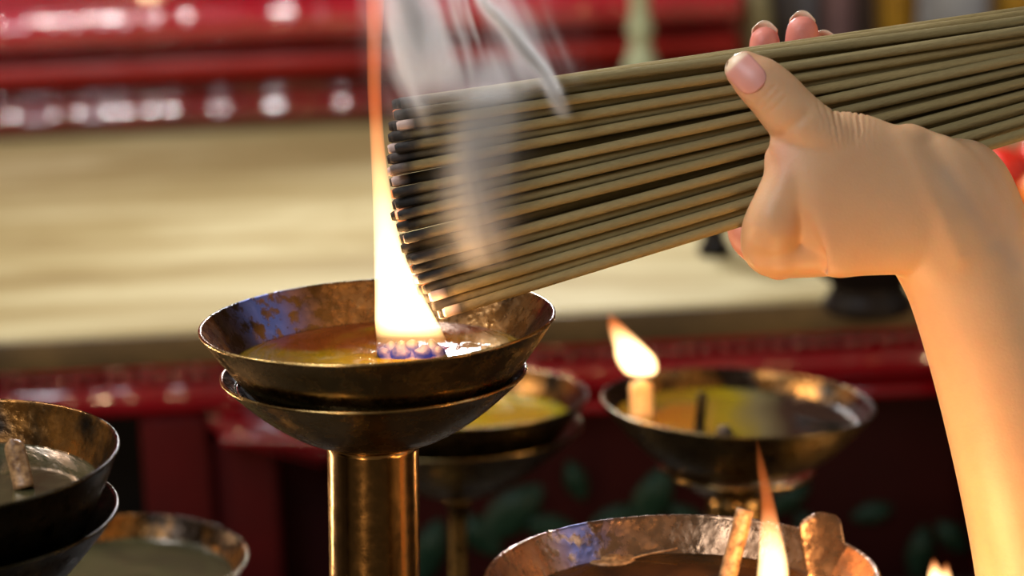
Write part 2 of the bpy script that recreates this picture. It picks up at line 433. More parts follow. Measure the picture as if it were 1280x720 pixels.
# --- lamp at the left edge
DL = 1.167 * 222 / 235
kL = DL / FPX
leftb = make_bowl('oil_bowl', 'dark bowl cut by the frame edge, a brown stub leaning in grey-green oil', P(-88, 572, DL), 235 * kL, .0590, .03, 1.8,
                  [M_BLACKMETAL, M_INNER2], OIL_OLIVE, .0155, curve=1.9, seed=11.0, tb=1.0)
left_stand = stand('lamp_stand', 'black drip dish under the cut-off dark bowl', below(leftb, -86, 647), 233 * kL, .045, .02, 1.8,
                   [M_BLACKMETAL, M_BLACKMETAL], .017, .2, -2.0, pool=0, curve=1.6, seed=12.0, flare=False, tb=1.0)
# --- lamp low at the left
DQ = 1.42
kQ = DQ / FPX
lowl = make_bowl('oil_bowl', 'low oil bowl with red and cream reflections beside the black drip dish', P(171, 696, DQ), 138 * kQ, .0370, .02, -1.6,
                 [M_DARKBRASS, M_INNER2], OIL_OLIVE, .0095, curve=1.7, seed=14.0, tb=3)
lowl_stand = stand('lamp_stand', 'post and drip dish below the low oil bowl', below(lowl, 171, 738), 125 * kQ, .03, .014, -1.6,
                   [M_DARKBRASS, M_DARKBRASS], .012, .2, 0, curve=1.3, seed=15.0, flare=False, pool=0, tb=3)
# --- lamp low at the right
DS = 1.167 * 222 / 245
kS = DS / FPX
lowr = make_bowl('oil_bowl', 'brass bowl with a copper-toned rim holding a tall flame and metal tab', P(852, 722, DS), 246 * kS, .0485, .026, 1.2,
                 [M_BRASS, M_INNER3], OIL_BROWN, .0125, curve=1.7, seed=17.0, tb=-1.0)
lowr_stand = stand('lamp_stand', 'post and drip dish below the copper-toned bowl', below(lowr, 852, 804), 215 * kS, .03, .0188, 1.2,
                   [M_BRASS, M_INNER], .0183, .2, 0, curve=1.5, seed=18.0, flare=False, pool=0, tb=-1)
# --- lamp just below the picture whose flame tips show
DT = 1.5
kT = DT / FPX
tiny = make_bowl('oil_bowl', 'oil bowl whose twin flame tips show beside the forearm', P(1176, 800, DT), 110 * kT, .035, .02, 2.0,
                 [M_DARKBRASS, M_INNER2], OIL_MIX, .0095, curve=1.3, seed=19.0)
tiny_stand = stand('lamp_stand', 'post and drip dish below the twin-flame bowl', below(tiny, 1176, 853), 95 * kT, .02, .014, 2.0,
                   [M_DARKBRASS, M_DARKBRASS], .012, .2, 0, curve=1.3, seed=20.0, flare=False, pool=0)

# --- wicks, stubs
def blob_chain(bm, pts, seg=14):
    """pts: (Vector, radius)"""
    secs = []
    for i, (c, r) in enumerate(pts):
        t = (pts[min(i + 1, len(pts) - 1)][0] - pts[max(i - 1, 0)][0]).normalized()
        s = t.cross(Vector((0, 1, 0)));  s = s.normalized() if s.length > .1 else Vector((1, 0, 0))
        b = s.cross(t).normalized()
        secs.append((c, s * r, b * r))
    loft(bm, secs, seg)
for i, (u, hh, rr) in enumerate(((480, .0040, .0030), (491, .0056, .0034), (503, .0068, .0036), (515, .0062, .0036), (528, .0052, .0034), (540, .0064, .0034), (550, .0044, .0028))):
    c = local_xy(main, u, 446 - (i % 2) * 3, -.0155)
    pts = []
    for k in range(9):
        t = k / 8
        pts.append((c + Vector((.0006 * math.sin(5 * t + i), 0, -.003 + (hh + .003) * t)), rr * (1.0 + .18 * math.sin(9 * t + i * 2)) * (1 if k < 6 else (.85, .6, .25)[k - 6])))
    wick = bmesh.new(); blob_chain(wick, pts)
    link('wick', wick, M_WICK, main)
# right-hand lamp: pale wick block at the rim, dark tab and lump
def tab(parent, name, u0, v0, u1, v1, wpx, kk, dz, mat, th=.0022, rnd=True, far=0.0):
    """flat strip whose foot stands in the oil at (u0, v0) and whose top shows at (u1, v1)"""
    foot = local_xy(parent, u0, v0, dz)
    mi = parent.matrix_world.inverted().to_3x3()
    ax = mi @ (rt * ((u1 - u0) * kk) + up * ((v0 - v1) * kk)) + Vector((0, far, 0))
    L = ax.length; ax.normalize(); side = ax.cross(Vector((0, 1, 0))).normalized(); nrm = side.cross(ax)
    bm = bmesh.new(); secs = []
    n = 14
    for i in range(n + 1):
        t = i / n; w = wpx * kk / 2
        if rnd and t > .8: w *= math.sqrt(max(.02, 1 - ((t - .8) / .2) ** 2 * .97))
        w *= 1 + .05 * noise.noise(Vector((t * 7, u0, 0)))
        secs.append((foot + ax * (L * t) + nrm * (.0006 * math.sin(t * 5)), side * w, nrm * th * .5))
    loft(bm, secs, 16)
    return link(name, bm, mat, parent)
tab(rite, 'cotton_wick', 803, 522, 801, 474, 30, kR, -.0095, M_COTTON, .009)
tab(rite, 'metal_tab', 874, 543, 878, 492, 13, kR, -.0095, M_BLACKMETAL, .0025, False)
bm = bmesh.new(); c = local_xy(rite, 905, 545, -.0095)
blob_chain(bm, [(c + Vector((0, 0, -.003)), .003), (c + Vector((0, 0, 0)), .0046), (c + Vector((.0003, 0, .003)), .0044), (c + Vector((0, 0, .005)), .0028), (c + Vector((0, 0, .0058)), .0006)])
link('charred_wick_end', bm, M_WICK, rite)
tab(leftb, 'wick_stub', 30, 611, 14, 553, 27, kL, -.0155, M_CRUSTWOOD, .006, True, .004)
tab(lowr, 'wick_stub', 909, 726, 932, 634, 24, kS, -.0125, M_CRUSTWOOD, .006, False)
tab(lowr, 'metal_tab', 1036, 726, 1022, 638, 55, kS, -.0125, M_INNER3, .0022)
tab(lowr, 'cotton_wick', 966, 745, 966, 722, 22, kS, -.0125, M_WICK, .007)
bm = bmesh.new(); c = local_xy(lowr, 763, 699, -.0125)
lathe(bm, [(0, -.001), (.008, -.001), (.0086, .0004), (.0068, .0009), (.004, .0006), (.0032, .0016), (0, .002)], 28, sx=1.2, center=c)
link('wax_ring', bm, M_CRUSTWOOD, lowr)
tab(lowr, 'floating_splinter', 790, 698, 850, 684, 3, kS, -.0118, M_CRUSTWOOD, .0010, False)

# ------------------------------------------------------------------ flames
FB = local_xy(main, 515, 449, -.0155); FB = main.matrix_world @ FB
dF = (FB - CAM).dot(fwd); kF = dF / FPX
fh = 560 * kF
def fs(v): return (449 - v) / 560
def px(u0, kk): return (u0 - 515) * kk
prof = [(449, 513, 38), (440, 514, 44), (425, 514, 44), (400, 507, 39), (370, 499, 31), (335, 490, 22.5), (300, 484, 17), (260, 479, 13), (220, 475, 10.5), (170, 471, 9), (110, 468, 9), (50, 468, 10), (0, 469, 12), (-60, 470, 12), (-111, 472, 2)]
f1 = flame('flame', FB, fh, [(fs(v), px(u, kF), w * kF) for v, u, w in prof], 420, 'tall yellow-white flame rising from the large bowl past the incense tips', blue=.034, orange=.26, depth=.8)
# right bowl
FR = P(803, 474, DR - .035); k_ = (DR - .035) / FPX
f2 = flame('flame', FR, 84 * k_, [(0, -.0005, 3 * k_), (.1, -2 * k_, 20 * k_), (.3, -8 * k_, 25 * k_), (.5, -17 * k_, 19 * k_), (.75, -31 * k_, 11 * k_), (1, -42 * k_, 1.5 * k_)], 520,
           'short slanting flame at the rim of the wide dark bowl', blue=.03, orange=.55, depth=.8)
FS = P(966, 738, DS + .004); k_ = (DS + .004) / FPX
f3 = flame('flame', FS, 190 * k_, [(0, 0, 8 * k_), (.06, 0, 19 * k_), (.2, 0, 18 * k_), (.4, -3 * k_, 13 * k_), (.6, -7 * k_, 8.5 * k_), (.8, -14 * k_, 6 * k_), (1, -20 * k_, 1.0 * k_)], 520,
           'tall thin flame in front of the wide dark bowl', blue=.03, orange=.25, depth=.8)
FT = P(1168, 775, DT); k_ = DT / FPX
f4 = flame('flame', FT, 76 * k_, [(0, 0, 3 * k_), (.15, 0, 9 * k_), (.4, 1 * k_, 9 * k_), (.75, 1 * k_, 7.5 * k_), (1, -1 * k_, .8 * k_)], 1300, 'small flame tip beside the forearm, the taller of two', blue=.05, orange=.72)
FT = P(1181, 775, DT)
f5 = flame('flame', FT, 71 * k_, [(0, 0, 3 * k_), (.15, 0, 8 * k_), (.4, 1 * k_, 7 * k_), (.75, 1 * k_, 6 * k_), (1, 2 * k_, .8 * k_)], 1300, 'small flame tip beside the forearm, the shorter of two', blue=.05, orange=.72)

# ------------------------------------------------------------------ incense bundle
SR = .00215
SL = .325
bm = bmesh.new()
prof = [(0, 0), (SR * .75, 0.0), (SR, .0012), (SR, .05), (SR, .12), (SR, .22), (SR, SL), (0, SL)]
lathe(bm, prof, 12)
bmesh.ops.rotate(bm, verts=bm.verts, matrix=Matrix.Rotation(R(90), 3, 'Y'))
bmesh.ops.recalc_face_normals(bm, faces=bm.faces)
smesh = bpy.data.meshes.new('incense_stick'); bm.to_mesh(smesh); bm.free()
for p in smesh.polygons: p.use_smooth = True
smesh.materials.append(M_INC)
tips = [(0, 492, 131), (.16, 484, 175), (.36, 485, 230), (.55, 493, 285), (.72, 507, 330), (.86, 524, 366), (1, 546, 392)]
def tipat(s):
    for (a, ua, va), (b, ub, vb) in zip(tips, tips[1:]):
        if s <= b:
            t = (s - a) / (b - a); return ua + (ub - ua) * t, va + (vb - va) * t
    return tips[-1][1:]
ROWS, COLS = 21, 5
ends = []
rs = random.Random(11)
for i in range(ROWS):
    s = i / (ROWS - 1)
    u0, v0 = tipat(s)
    v1 = 33 + (165 - 33) * (s + .10 * math.sin(math.pi * s) * -1)
    for j in range(COLS):
        jj = j - (COLS - 1) / 2 + (.5 if i % 2 else 0) - .25
        if i in (7, 13) and j == 0: continue
        wl = jj * 4.9 + rs.uniform(-.35, .35)
        wr = jj * 7.9 + 5 + rs.uniform(-.5, .5)
        du = rs.uniform(-3, 5) + abs(jj) * 2.2
        dv = rs.uniform(-1.6, 1.6); dv2 = rs.uniform(-1.4, 1.4)
        a = PW(u0 + du, v0 + dv, wl - 2); b = PW(1280, v1 + dv2, wr - 2)
        d = (b - a).normalized(); ends.append([a, a + d * SL])
# settle: push sticks apart until none sinks into its neighbour
import numpy as np
E = np.array([[list(p), list(q)] for p, q in ends]); ts = np.linspace(0, 1, 9)
e3 = np.array(fwd)
for it in range(400):
    mv = np.zeros_like(E); cnt = 0
    for t in ts:
        p = E[:, 0] * (1 - t) + E[:, 1] * t
        dd = E[:, 1] - E[:, 0]; dd /= np.linalg.norm(dd, axis=1)[:, None]; dp = dd[:, None] + dd[None]; dp /= np.linalg.norm(dp, axis=2)[..., None]
        df = p[:, None] - p[None]; df -= (df * dp).sum(-1)[..., None] * dp
        ds = np.sqrt((df ** 2).sum(-1)) + np.eye(len(p))
        ov = np.clip(2 * SR + .00012 - ds, 0, None)
        ps = ((ov / ds)[..., None] * df).sum(1) * .32
        ps -= (ps @ np.array(up))[:, None] * np.array(up) * .35
        mv[:, 0] += ps * (1 - t); mv[:, 1] += ps * t; cnt += int((ov > .0001).sum())
    E += mv / 2.2
    if cnt == 0: break
print('RELAX', it, cnt)
for p, q in E:
    a, b = Vector(p), Vector(q)
    o = bpy.data.objects.new('incense_stick', smesh); COL.objects.link(o)
    o.matrix_world = Matrix.Translation(a) @ (b - a).normalized().to_track_quat('X', 'Z').to_matrix().to_4x4()
    tag(o, 'tan incense stick held in the fanned bundle, its tip charred black', 'incense stick', 'incense sticks held in the bundle')

# ------------------------------------------------------------------ hand and forearm
bm = bmesh.new()
# forearm and wrist
limb(bm, [(1120, 246, -27, 92, 13), (1150, 254, -26, 90, 15), (1180, 275, -23, 88, 18), (1213, 335, -15, 86, 22), (1243, 420, -10, 88, 25), (1276, 520, -6, 95, 27), (1303, 620, -2, 100, 29), (1326, 720, 2, 106, 31), (1360, 900, 8, 118, 36), (1395, 1120, 14, 126, 39)], 6, 36)
# heel and ball of the thumb, in front of the sticks
limb(bm, [(1002, 250, -29, 80, 11), (1020, 243, -31, 98, 13), (1060, 244, -30, 102, 14), (1100, 250, -29, 94, 14), (1140, 257, -27, 86, 15), (1180, 262, -25, 80, 15)], 6, 36)
# palm under and behind the sticks
limb(bm, [(973, 316, -24, 37, 10), (970, 317, -8, 36, 10), (972, 316, 8, 35, 10), (985, 310, 24, 34, 10)], 4, 28)
limb(bm, [(985, 312, -4, 36, 28), (1030, 308, -4, 38, 30), (1075, 300, -6, 42, 28), (1120, 290, -10, 46, 24), (1165, 290, -14, 54, 22)], 5, 32)
limb(bm, [(1004, 180, -29, 32, 11), (990, 215, -29, 32, 12), (978, 250, -30, 34, 12), (966, 285, -28, 38, 13), (966, 306, -12, 40, 14)], 5, 28)
limb(bm, [(985, 316, -20, 30, 13), (1030, 313, -20, 31, 13), (1085, 306, -20, 31, 13)], 4, 24)
# wrist bone
limb(bm, [(1196, 206, -18, 34, 13), (1212, 214, -17, 38, 15), (1226, 238, -16, 42, 17), (1240, 290, -14, 48, 20)], 4, 28)
# thumb
TH = [(1085, 225, -24, 44, 12), (1045, 192, -29, 46, 13), (1014, 166, -31, 38, 12.5), (990, 144, -32, 36, 11.5), (970, 121, -33, 34, 10.6), (952, 104, -33, 32, 9.8), (940, 95, -32.5, 29, 9.0), (931, 88, -32, 25, 7.8)]
limb(bm, TH, 5, 28, round0=False)
# four fingers curling up behind the sticks
FING = [
    [(960, 308, 16, 32, 10), (932, 290, 28, 24, 8.2), (936, 230, 33, 24, 8), (946, 150, 34, 23, 7.8), (954, 90, 31, 22, 7.4), (956, 52, 28, 20, 7)],
    [(1000, 305, 20, 32, 10), (985, 260, 34, 25, 9), (988, 190, 38, 25, 8.4), (996, 110, 34, 24, 8), (1001, 70, 31, 23, 7.6), (1003, 40, 28, 21.5, 7.2)],
    [(1050, 300, 20, 30, 10), (1040, 250, 36, 25, 8.6), (1040, 190, 39, 24, 8.4), (1040, 120, 36, 23, 8), (1036, 84, 33, 21, 7.4), (1033, 64, 31, 20, 7)],
    [(1095, 290, 18, 28, 10), (1090, 240, 34, 22, 8), (1088, 190, 37, 21, 7.6), (1084, 140, 35, 20, 7), (1080, 110, 33, 18, 6.4)]]
FING = [[(p[0], p[1], p[2] + (2 if i else 0), p[3], p[4]) for i, p in enumerate(f)] for f in FING]
for f in FING: limb(bm, f, 5, 24)
me = bpy.data.meshes.new('hand_raw'); bm.to_mesh(me); bm.free()
tmp = bpy.data.objects.new('hand_raw', me); COL.objects.link(tmp)
md = tmp.modifiers.new('r', 'REMESH'); md.mode = 'VOXEL'; md.voxel_size = .00085; md.adaptivity = 0
md = tmp.modifiers.new('s', 'CORRECTIVE_SMOOTH'); md.iterations = 14; md.smooth_type = 'SIMPLE'; md.factor = .6
tmp.modifiers.remove(md)
md = tmp.modifiers.new('s', 'SMOOTH'); md.factor = .6; md.iterations = 26
bpy.context.view_layer.update()
dg = bpy.context.evaluated_depsgraph_get()
hm = bpy.data.meshes.new_from_object(tmp.evaluated_get(dg))
bpy.data.objects.remove(tmp)
hm.name = 'person'
for p in hm.polygons: p.use_smooth = True
# creases, tendons: displacement by place on the hand
def pix(p):
    q = p - CAM; d = q.dot(fwd); return 640 + FPX * q.dot(rt) / d, 360 - FPX * q.dot(up) / d, (d - DF) * 1000
def ss(x, a, b):
    t = min(1, max(0, (x - a) / (b - a))); return t * t * (3 - 2 * t)
def segd(u, v, a, b):
    ax, ay = a; bx, by = b; t = max(0, min(1, ((u - ax) * (bx - ax) + (v - ay) * (by - ay)) / ((bx - ax) ** 2 + (by - ay) ** 2)))
    return math.hypot(u - ax - t * (bx - ax), v - ay - t * (by - ay)), t
hm.calc_loop_triangles() if hasattr(hm, 'calc_loop_triangles') else None
flush = hm.attributes.new('flush', 'FLOAT', 'POINT'); vein = hm.attributes.new('vein', 'FLOAT', 'POINT')
nrm = [v.normal.copy() for v in hm.vertices]
for i, vt in enumerate(hm.vertices):
    u, v, w = pix(vt.co); d = 0.0; fl = 0.0
    if u < 1300 and v < 420:
        n = nrm[i]; front = -n.dot(fwd)
        if 1018 < u < 1100 and v < 195 and w < -12:          # wrinkled skin at the thumb root
            e = ss(u, 1018, 1030) * (1 - ss(u, 1080, 1100)) * (1 - ss(v, 160, 195))
            uu = u + (v - 140) * (-.15 + .006 * (u - 1055)) + 1.5 * noise.noise(Vector((u * .05, v * .1, 0)))
            c = math.sin(uu * 2 * math.pi / 8.0)
            d -= .0008 * e * (max(0, c) ** 1.5) * (.6 + .4 * math.sin(u * .23))
        dd, t = segd(u, v, (1010, 140), (975, 172))          # fold where the thumb leaves the palm
        if w < -15: d -= .0007 * math.exp(-(dd / 7) ** 2)
        for k, (a, b) in enumerate((((948, 128), (968, 108)), ((955, 134), (975, 114)), ((962, 141), (981, 122)))):
            dd, t = segd(u, v, a, b)
            if w < -28: d -= .00028 * math.exp(-(dd / 2.6) ** 2)
        dd, t = segd(u, v, (1165, 176), (1240, 300))         # hollow between the wrist bone and the tendon
        if w < 0: d -= .0016 * math.exp(-(dd / 14) ** 2) * (1 - .6 * t)
        dd, t = segd(u, v, (1130, 165), (1200, 320))
        if w < 0: d += .0010 * math.exp(-(dd / 14) ** 2)
        dd, t = segd(u, v, (960, 225), (985, 275))           # hollow by the index base
        if w < -10: d -= .0003 * math.exp(-(dd / 11) ** 2)
        # redder finger ends
        if w > 15 and v < 110: fl = .75 * (1 - ss(v, 80, 130))
        if w < -20: fl = max(fl, .35 * math.exp(-(((u - 925) / 26) ** 2 + ((v - 92) / 26) ** 2)))
        if w > 0 and u < 940 and v > 262: fl = max(fl, .6)
        fl = max(fl, .22 * math.exp(-(((u - 975) / 20) ** 2 + ((v - 195) / 28) ** 2)))
    dd, t = segd(u, v, (1185, 215), (1268, 330))
    vein.data[i].value = .22 * math.exp(-(dd / 13) ** 2) if w < 5 else 0
    flush.data[i].value = fl
    if d: vt.co += nrm[i] * d
hm.materials.append(M_SKIN)
hand = bpy.data.objects.new('person', hm); COL.objects.link(hand)
tag(hand, 'person seen by one bare forearm and hand, gripping the fanned incense sticks', 'person')

def nail(c, ax, out, r, L, halfdeg, beyond, bend=.0):
    """curved plate over a finger end: c centre of the tip, ax towards the tip, out = where the nail faces"""
    ax = ax.normalized(); out = (out - ax * out.dot(ax)).normalized(); side = ax.cross(out)
    bm = bmesh.new(); lay = []
    n, m = 10, 12
    vs = {}
    for k, off in ((0, .0), (1, -.0006)):
        for i in range(n + 1):
            t = i / n; y = -L + (L + beyond) * t
            rr = r + off
            if t < .25: wk = math.sqrt(max(.05, 1 - ((.25 - t) / .25) ** 2 * .8))
            elif t > .8: wk = math.sqrt(max(.05, 1 - ((t - .8) / .2) ** 2 * .75))
            else: wk = 1
            drop = -.0012 * max(0, t - .45) ** 2 * 4
            for j in range(m + 1):
                a = R(halfdeg) * wk * (j / m * 2 - 1)
                yy = y + (-.0012 * (abs(j / m * 2 - 1) ** 2) if t > .8 else 0)
                vs[k, i, j] = (bm.verts.new(c + ax * yy + out * (rr * math.cos(a) + drop) + side * rr * math.sin(a)), t)
    for k in (0, 1):
        for i in range(n):
            for j in range(m): bm.faces.new([vs[k, i, j][0], vs[k, i + 1, j][0], vs[k, i + 1, j + 1][0], vs[k, i, j + 1][0]])
    for i in range(n):
        for j in (0, m): bm.faces.new([vs[0, i, j][0], vs[0, i + 1, j][0], vs[1, i + 1, j][0], vs[1, i, j][0]])
    for j in range(m):
        for i in (0, n): bm.faces.new([vs[0, i, j][0], vs[0, i, j + 1][0], vs[1, i, j + 1][0], vs[1, i, j][0]])
    o = link('fingernail', bm, M_NAIL, hand)
    at = o.data.attributes.new('tip', 'FLOAT', 'POINT')
    allv = [vs[k, i, j][1] for k in (0, 1) for i in range(n + 1) for j in range(m + 1)]
    for i, t in enumerate(allv): at.data[i].value = ss(t, .74, .82)
    return o
from mathutils.bvhtree import BVHTree
bv = BVHTree.FromPolygons([v.co for v in hm.vertices], [tuple(p.vertices) for p in hm.polygons])
def surf(u, v):
    """skin point seen at (u, v); outside the outline the nearest skin depth is kept"""
    h = bv.ray_cast(CAM, ray(u, v).normalized())
    return (h[0], h[1]) if h[0] is not None and abs((h[0] - CAM).dot(fwd) - DF) < .06 and pix(h[0])[2] < -18 else None
def thumb_nail():
    c0 = (950, 111); c1 = (914, 72); hw = 20.0
    ax = Vector((c1[0] - c0[0], c1[1] - c0[1])); L = ax.length; ax /= L; sd = Vector((-ax.y, ax.x))
    n, m = 18, 14; bm = bmesh.new(); top = {}; ts_ = []
    for i in range(n + 1):
        t = i / n
        wk = math.sqrt(max(.02, 1 - (1 - t / .3) ** 2 * .9)) if t < .3 else (math.sqrt(max(.02, 1 - ((t - .72) / .28) ** 2 * .9)) if t > .72 else 1)
        for j in range(m + 1):
            q = j / m * 2 - 1
            u = c0[0] + ax.x * L * t + sd.x * hw * wk * q; v = c0[1] + ax.y * L * t + sd.y * hw * wk * q
            h = surf(u, v); k = 1.0
            while h is None and k > .2:
                k -= .04; h = surf(951 - 12 + (u - 939) * k, 112 - 14 + (v - 98) * k)
            d = (h[0] - CAM).dot(fwd) if h else DF - .03
            p = P(u, v, d - .00045 * (1 - abs(q) ** 3 * .7) + (1 - k) * .006)
            top[i, j] = p; ts_.append(t)
    vs = {}
    for k in (0, 1):
        for i in range(n + 1):
            for j in range(m + 1): vs[k, i, j] = bm.verts.new(top[i, j] + fwd * (.0006 * k))
    for k in (0, 1):
        for i in range(n):
            for j in range(m): bm.faces.new([vs[k, i, j], vs[k, i + 1, j], vs[k, i + 1, j + 1], vs[k, i, j + 1]])
    for i in range(n):
        for j in (0, m): bm.faces.new([vs[0, i, j], vs[0, i + 1, j], vs[1, i + 1, j], vs[1, i, j]])
    for j in range(m):
        for i in (0, n): bm.faces.new([vs[0, i, j], vs[0, i, j + 1], vs[1, i, j + 1], vs[1, i, j]])
    o = link('fingernail', bm, M_NAIL, hand); at = o.data.attributes.new('tip', 'FLOAT', 'POINT')
    for i, t in enumerate(ts_ + ts_): at.data[i].value = ss(t, .76, .86)
thumb_nail()
for f, L in zip(FING[:3], (.010, .011, .010)):
    a, b = f[-2], f[-1]
    nail(PW(b[0], b[1], b[2]), PW(b[0], b[1], b[2]) - PW(a[0], a[1], a[2]), fwd * 1.0 + up * .1, .0066, L, 58, .0084)

# ------------------------------------------------------------------ smoke
def m_smoke():
    g = G('incense_smoke'); o = g.obj(); x, y, z = g.xyz(o)     # local metres: x right, y up, z towards the lens
    w1 = g.noise(g.scaled(o, 14, 9, 14), 1.0, 2, .5)
    w2 = g.n('ShaderNodeTexNoise', i={'Vector': g.scaled(o, 30, 18, 20), 'Scale': 1.0, 'Detail': 1.0}).outputs[0]
    xw = g.add(x, g.add(g.mul(g.sub(w1, .5), .030), g.mul(g.sub(w2, .5), .005)))
    comb = g.n('ShaderNodeCombineXYZ', i={0: g.mul(g.add(xw, g.mul(y, .28)), 62), 1: g.mul(y, 9), 2: g.mul(z, 30)}).outputs[0]
    st = g.noise(comb, 1.0, 2, .55)
    st = g.math('POWER', g.mapr(st, .36, .74), 1.7)
    def gauss(a, c, s):
        q = g.math('DIVIDE', g.sub(a, c), s); return g.math('EXPONENT', g.mul(g.mul(q, q), -1.0))
    tot = None
    # (centre x at y = 0, slope, curve, width, low y, high y, fade, amplitude, streaky)
    for c0, c1, c2, wd, lo, hi, fd, amp, sk in (
        (.0045, -.02, 0, .0095, -.062, .030, .016, .95, .6),    # column in front of the sticks
        (-.006, -.42, 1.2, .0150, .008, .20, .014, .95, 1.0),   # main plume leaning over the flame
        (.008, -.30, -1.0, .0170, .010, .20, .014, .8, 1.0),
        (.036, -.55, -2.6, .0026, .000, .060, .008, 1.5, .5),   # thin curl at the edge
        (.030, -.2, -3.5, .0120, .012, .10, .012, .5, 1.0),
        (-.022, -.05, .2, .0080, -.01, .12, .012, .45, 1.0)):
        cx = g.add(c0, g.add(g.mul(y, c1), g.mul(g.mul(y, y), c2)))
        e = gauss(xw, cx, wd)
        e = g.mul(e, g.mapr(y, lo, lo + fd)); e = g.mul(e, g.mapr(y, hi - fd * 2, hi, 1, 0))
        e = g.mul(e, amp)
        e = g.mul(e, g.add(1 - sk, g.mul(st, sk)))
        tot = e if tot is None else g.add(tot, e)
    tot = g.mul(g.mul(tot, gauss(z, 0.0, .0055)), g.mul(g.mapr(x, -.049, -.030), g.mul(g.mapr(x, .045, .059, 1, 0), g.mapr(y, .06, .118, 1, 0))))
    d = g.mul(tot, 160.0)
    s1 = g.n('ShaderNodeVolumeScatter', i={'Color': (1, 1, 1, 1), 'Density': d, 'Anisotropy': .68})
    s2 = g.n('ShaderNodeVolumeScatter', i={'Color': (1, 1, 1, 1), 'Density': d, 'Anisotropy': -.25})
    ad = g.n('ShaderNodeAddShader', i={0: s1.outputs[0], 1: s2.outputs[0]})
    g.t.links.new(ad.outputs[0], g.out.inputs['Volume'])
    g.m.cycles.volume_step_rate = .35
    return g.m
bm = bmesh.new()
box(bm, -.050, .060, -.066, .120, -.0095, .0095)
smoke = link('incense_smoke', bm, m_smoke(), smooth=False)
mw = Matrix.Identity(4)
for i, a in enumerate((rt, up, -fwd)):
    for j in range(3): mw[j][i] = a[j]
mw.translation = PW(590, 150, -29)
smoke.matrix_world = mw
tag(smoke, 'pale wisps of smoke curling up from the burning incense tips', 'smoke', kind='stuff')

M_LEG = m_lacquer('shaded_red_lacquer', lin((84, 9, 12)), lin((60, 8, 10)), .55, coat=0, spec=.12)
M_EDGE_SHADE = m_plain('wood_edge_painted_shade', lin((104, 84, 48)), lin((70, 56, 32)), .5, 14)  # darker brown carries the shade of the table's front edge
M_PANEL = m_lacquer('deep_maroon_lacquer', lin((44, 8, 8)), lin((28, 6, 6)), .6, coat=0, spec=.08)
def wavy(seed, amp, wl, amp2=0):
    def fn(p, j):
        n = noise.noise(Vector((p.x / wl, seed, p.z * 6))) + .5 * noise.noise(Vector((p.x / wl * 2.3, seed + 5, p.z * 9)))
        return Vector((p.x, p.y - amp * n if p.y < .06 else p.y, p.z + amp * .25 * noise.noise(Vector((p.x / wl, seed + 9, 0)))))
    return fn
# ------------------------------------------------------------------ altar behind
YAW = R(3.5)
pf = P(640, 392, 1.81); TZ = pf.z
ALT = empty('altar_table', (pf.x, pf.y, 0), (0, 0, YAW), label='long altar table with pale worn wooden top and carved red front', cat='table')
AM = Matrix.Translation((pf.x, pf.y, 0)) @ Matrix.Rotation(YAW, 4, 'Z')
AMI = AM.inverted()
def aplane(u, v, yl):
    """altar-local point of the picture (u, v) on the local plane y = yl"""
    o = AMI @ CAM; d = AMI.to_3x3() @ ray(u, v); return o + d * ((yl - o.y) / d.y)
def atop(u, v):
    return AMI @ PZ(u, v, TZ)
yb = atop(640, 145).y
def az(v, yl): return aplane(640, v, yl).z
def half_round(y, z0, z1, bulge, n=8):
    zc, rr = (z0 + z1) / 2, (z1 - z0) / 2
    return [(y - bulge * math.cos(R(a)), zc + rr * math.sin(R(a))) for a in [-90 + 180 * i / n for i in range(n + 1)]]
X0, X1 = -1.2, 1.3
bm = bmesh.new()
zt = TZ
prof = [(0, zt - .004), (.004, zt), (yb + .30, zt), (yb + .30, zt - .03), (.02, zt - .03)] + [(-.0 + .006 * math.cos(R(a)) - .006, zt - .019 + .02 * (1 - math.cos(R(a)))) for a in (60, 30)]
extrude_profile(bm, [(0, zt - .004), (.004, zt), (yb + .45, zt), (yb + .45, zt - .019), (.004, zt - .019), (0, zt - .02)], X0, X1)
link('table_top', bm, M_TABLE, ALT, smooth=False)
bm = bmesh.new(); box(bm, X0, X1, -.004, .0, zt - .022, zt - .002, .0015); link('edge_shade_strip', bm, M_EDGE_SHADE, ALT)  # added strip: shade on the front edge, put in as colour
# front rail: dark red mouldings with beads added to catch round glints
bm = bmesh.new()
z0 = az(430, .02); z1 = zt - .019
pr = half_round(.012, az(440, .012), zt - .019, .012) 
extrude_profile(bm, pr + [(.061, zt - .019), (.061, az(440, .012))], X0, X1, 420, fn=wavy(21, .0022, .016))
pr = half_round(.03, az(495, .03), az(440, .03), .018)
extrude_profile(bm, pr + [(.07, az(440, .03)), (.07, az(495, .03))], X0, X1, 420, fn=wavy(31, .0022, .03))
link('apron_moulding', bm, M_RED, ALT)
def beads(parent, name, xs, y, z, rx, ry, rz, mat, seed=1, jit=.15):
    r_ = random.Random(seed); bm = bmesh.new()
    for x in xs:
        k = 1 + r_.uniform(-jit, jit)
        g_ = bmesh.ops.create_icosphere(bm, subdivisions=3, radius=1)
        for v in g_['verts']:
            c = v.co; v.co = Vector((x + c.x * rx * k, y + c.y * ry, z + r_.uniform(-.0003, .0003) * 0 + c.z * rz * k))
    o = link(name, bm, mat, parent); return o
def xs_px(us, v, yl): return [aplane(u, v, yl).x for u in us]
beads(ALT, 'glint_beading', xs_px(range(-60, 1300, 22), 455, .012), .014, az(448, .012), .0052, .0052, .0050, M_RED)
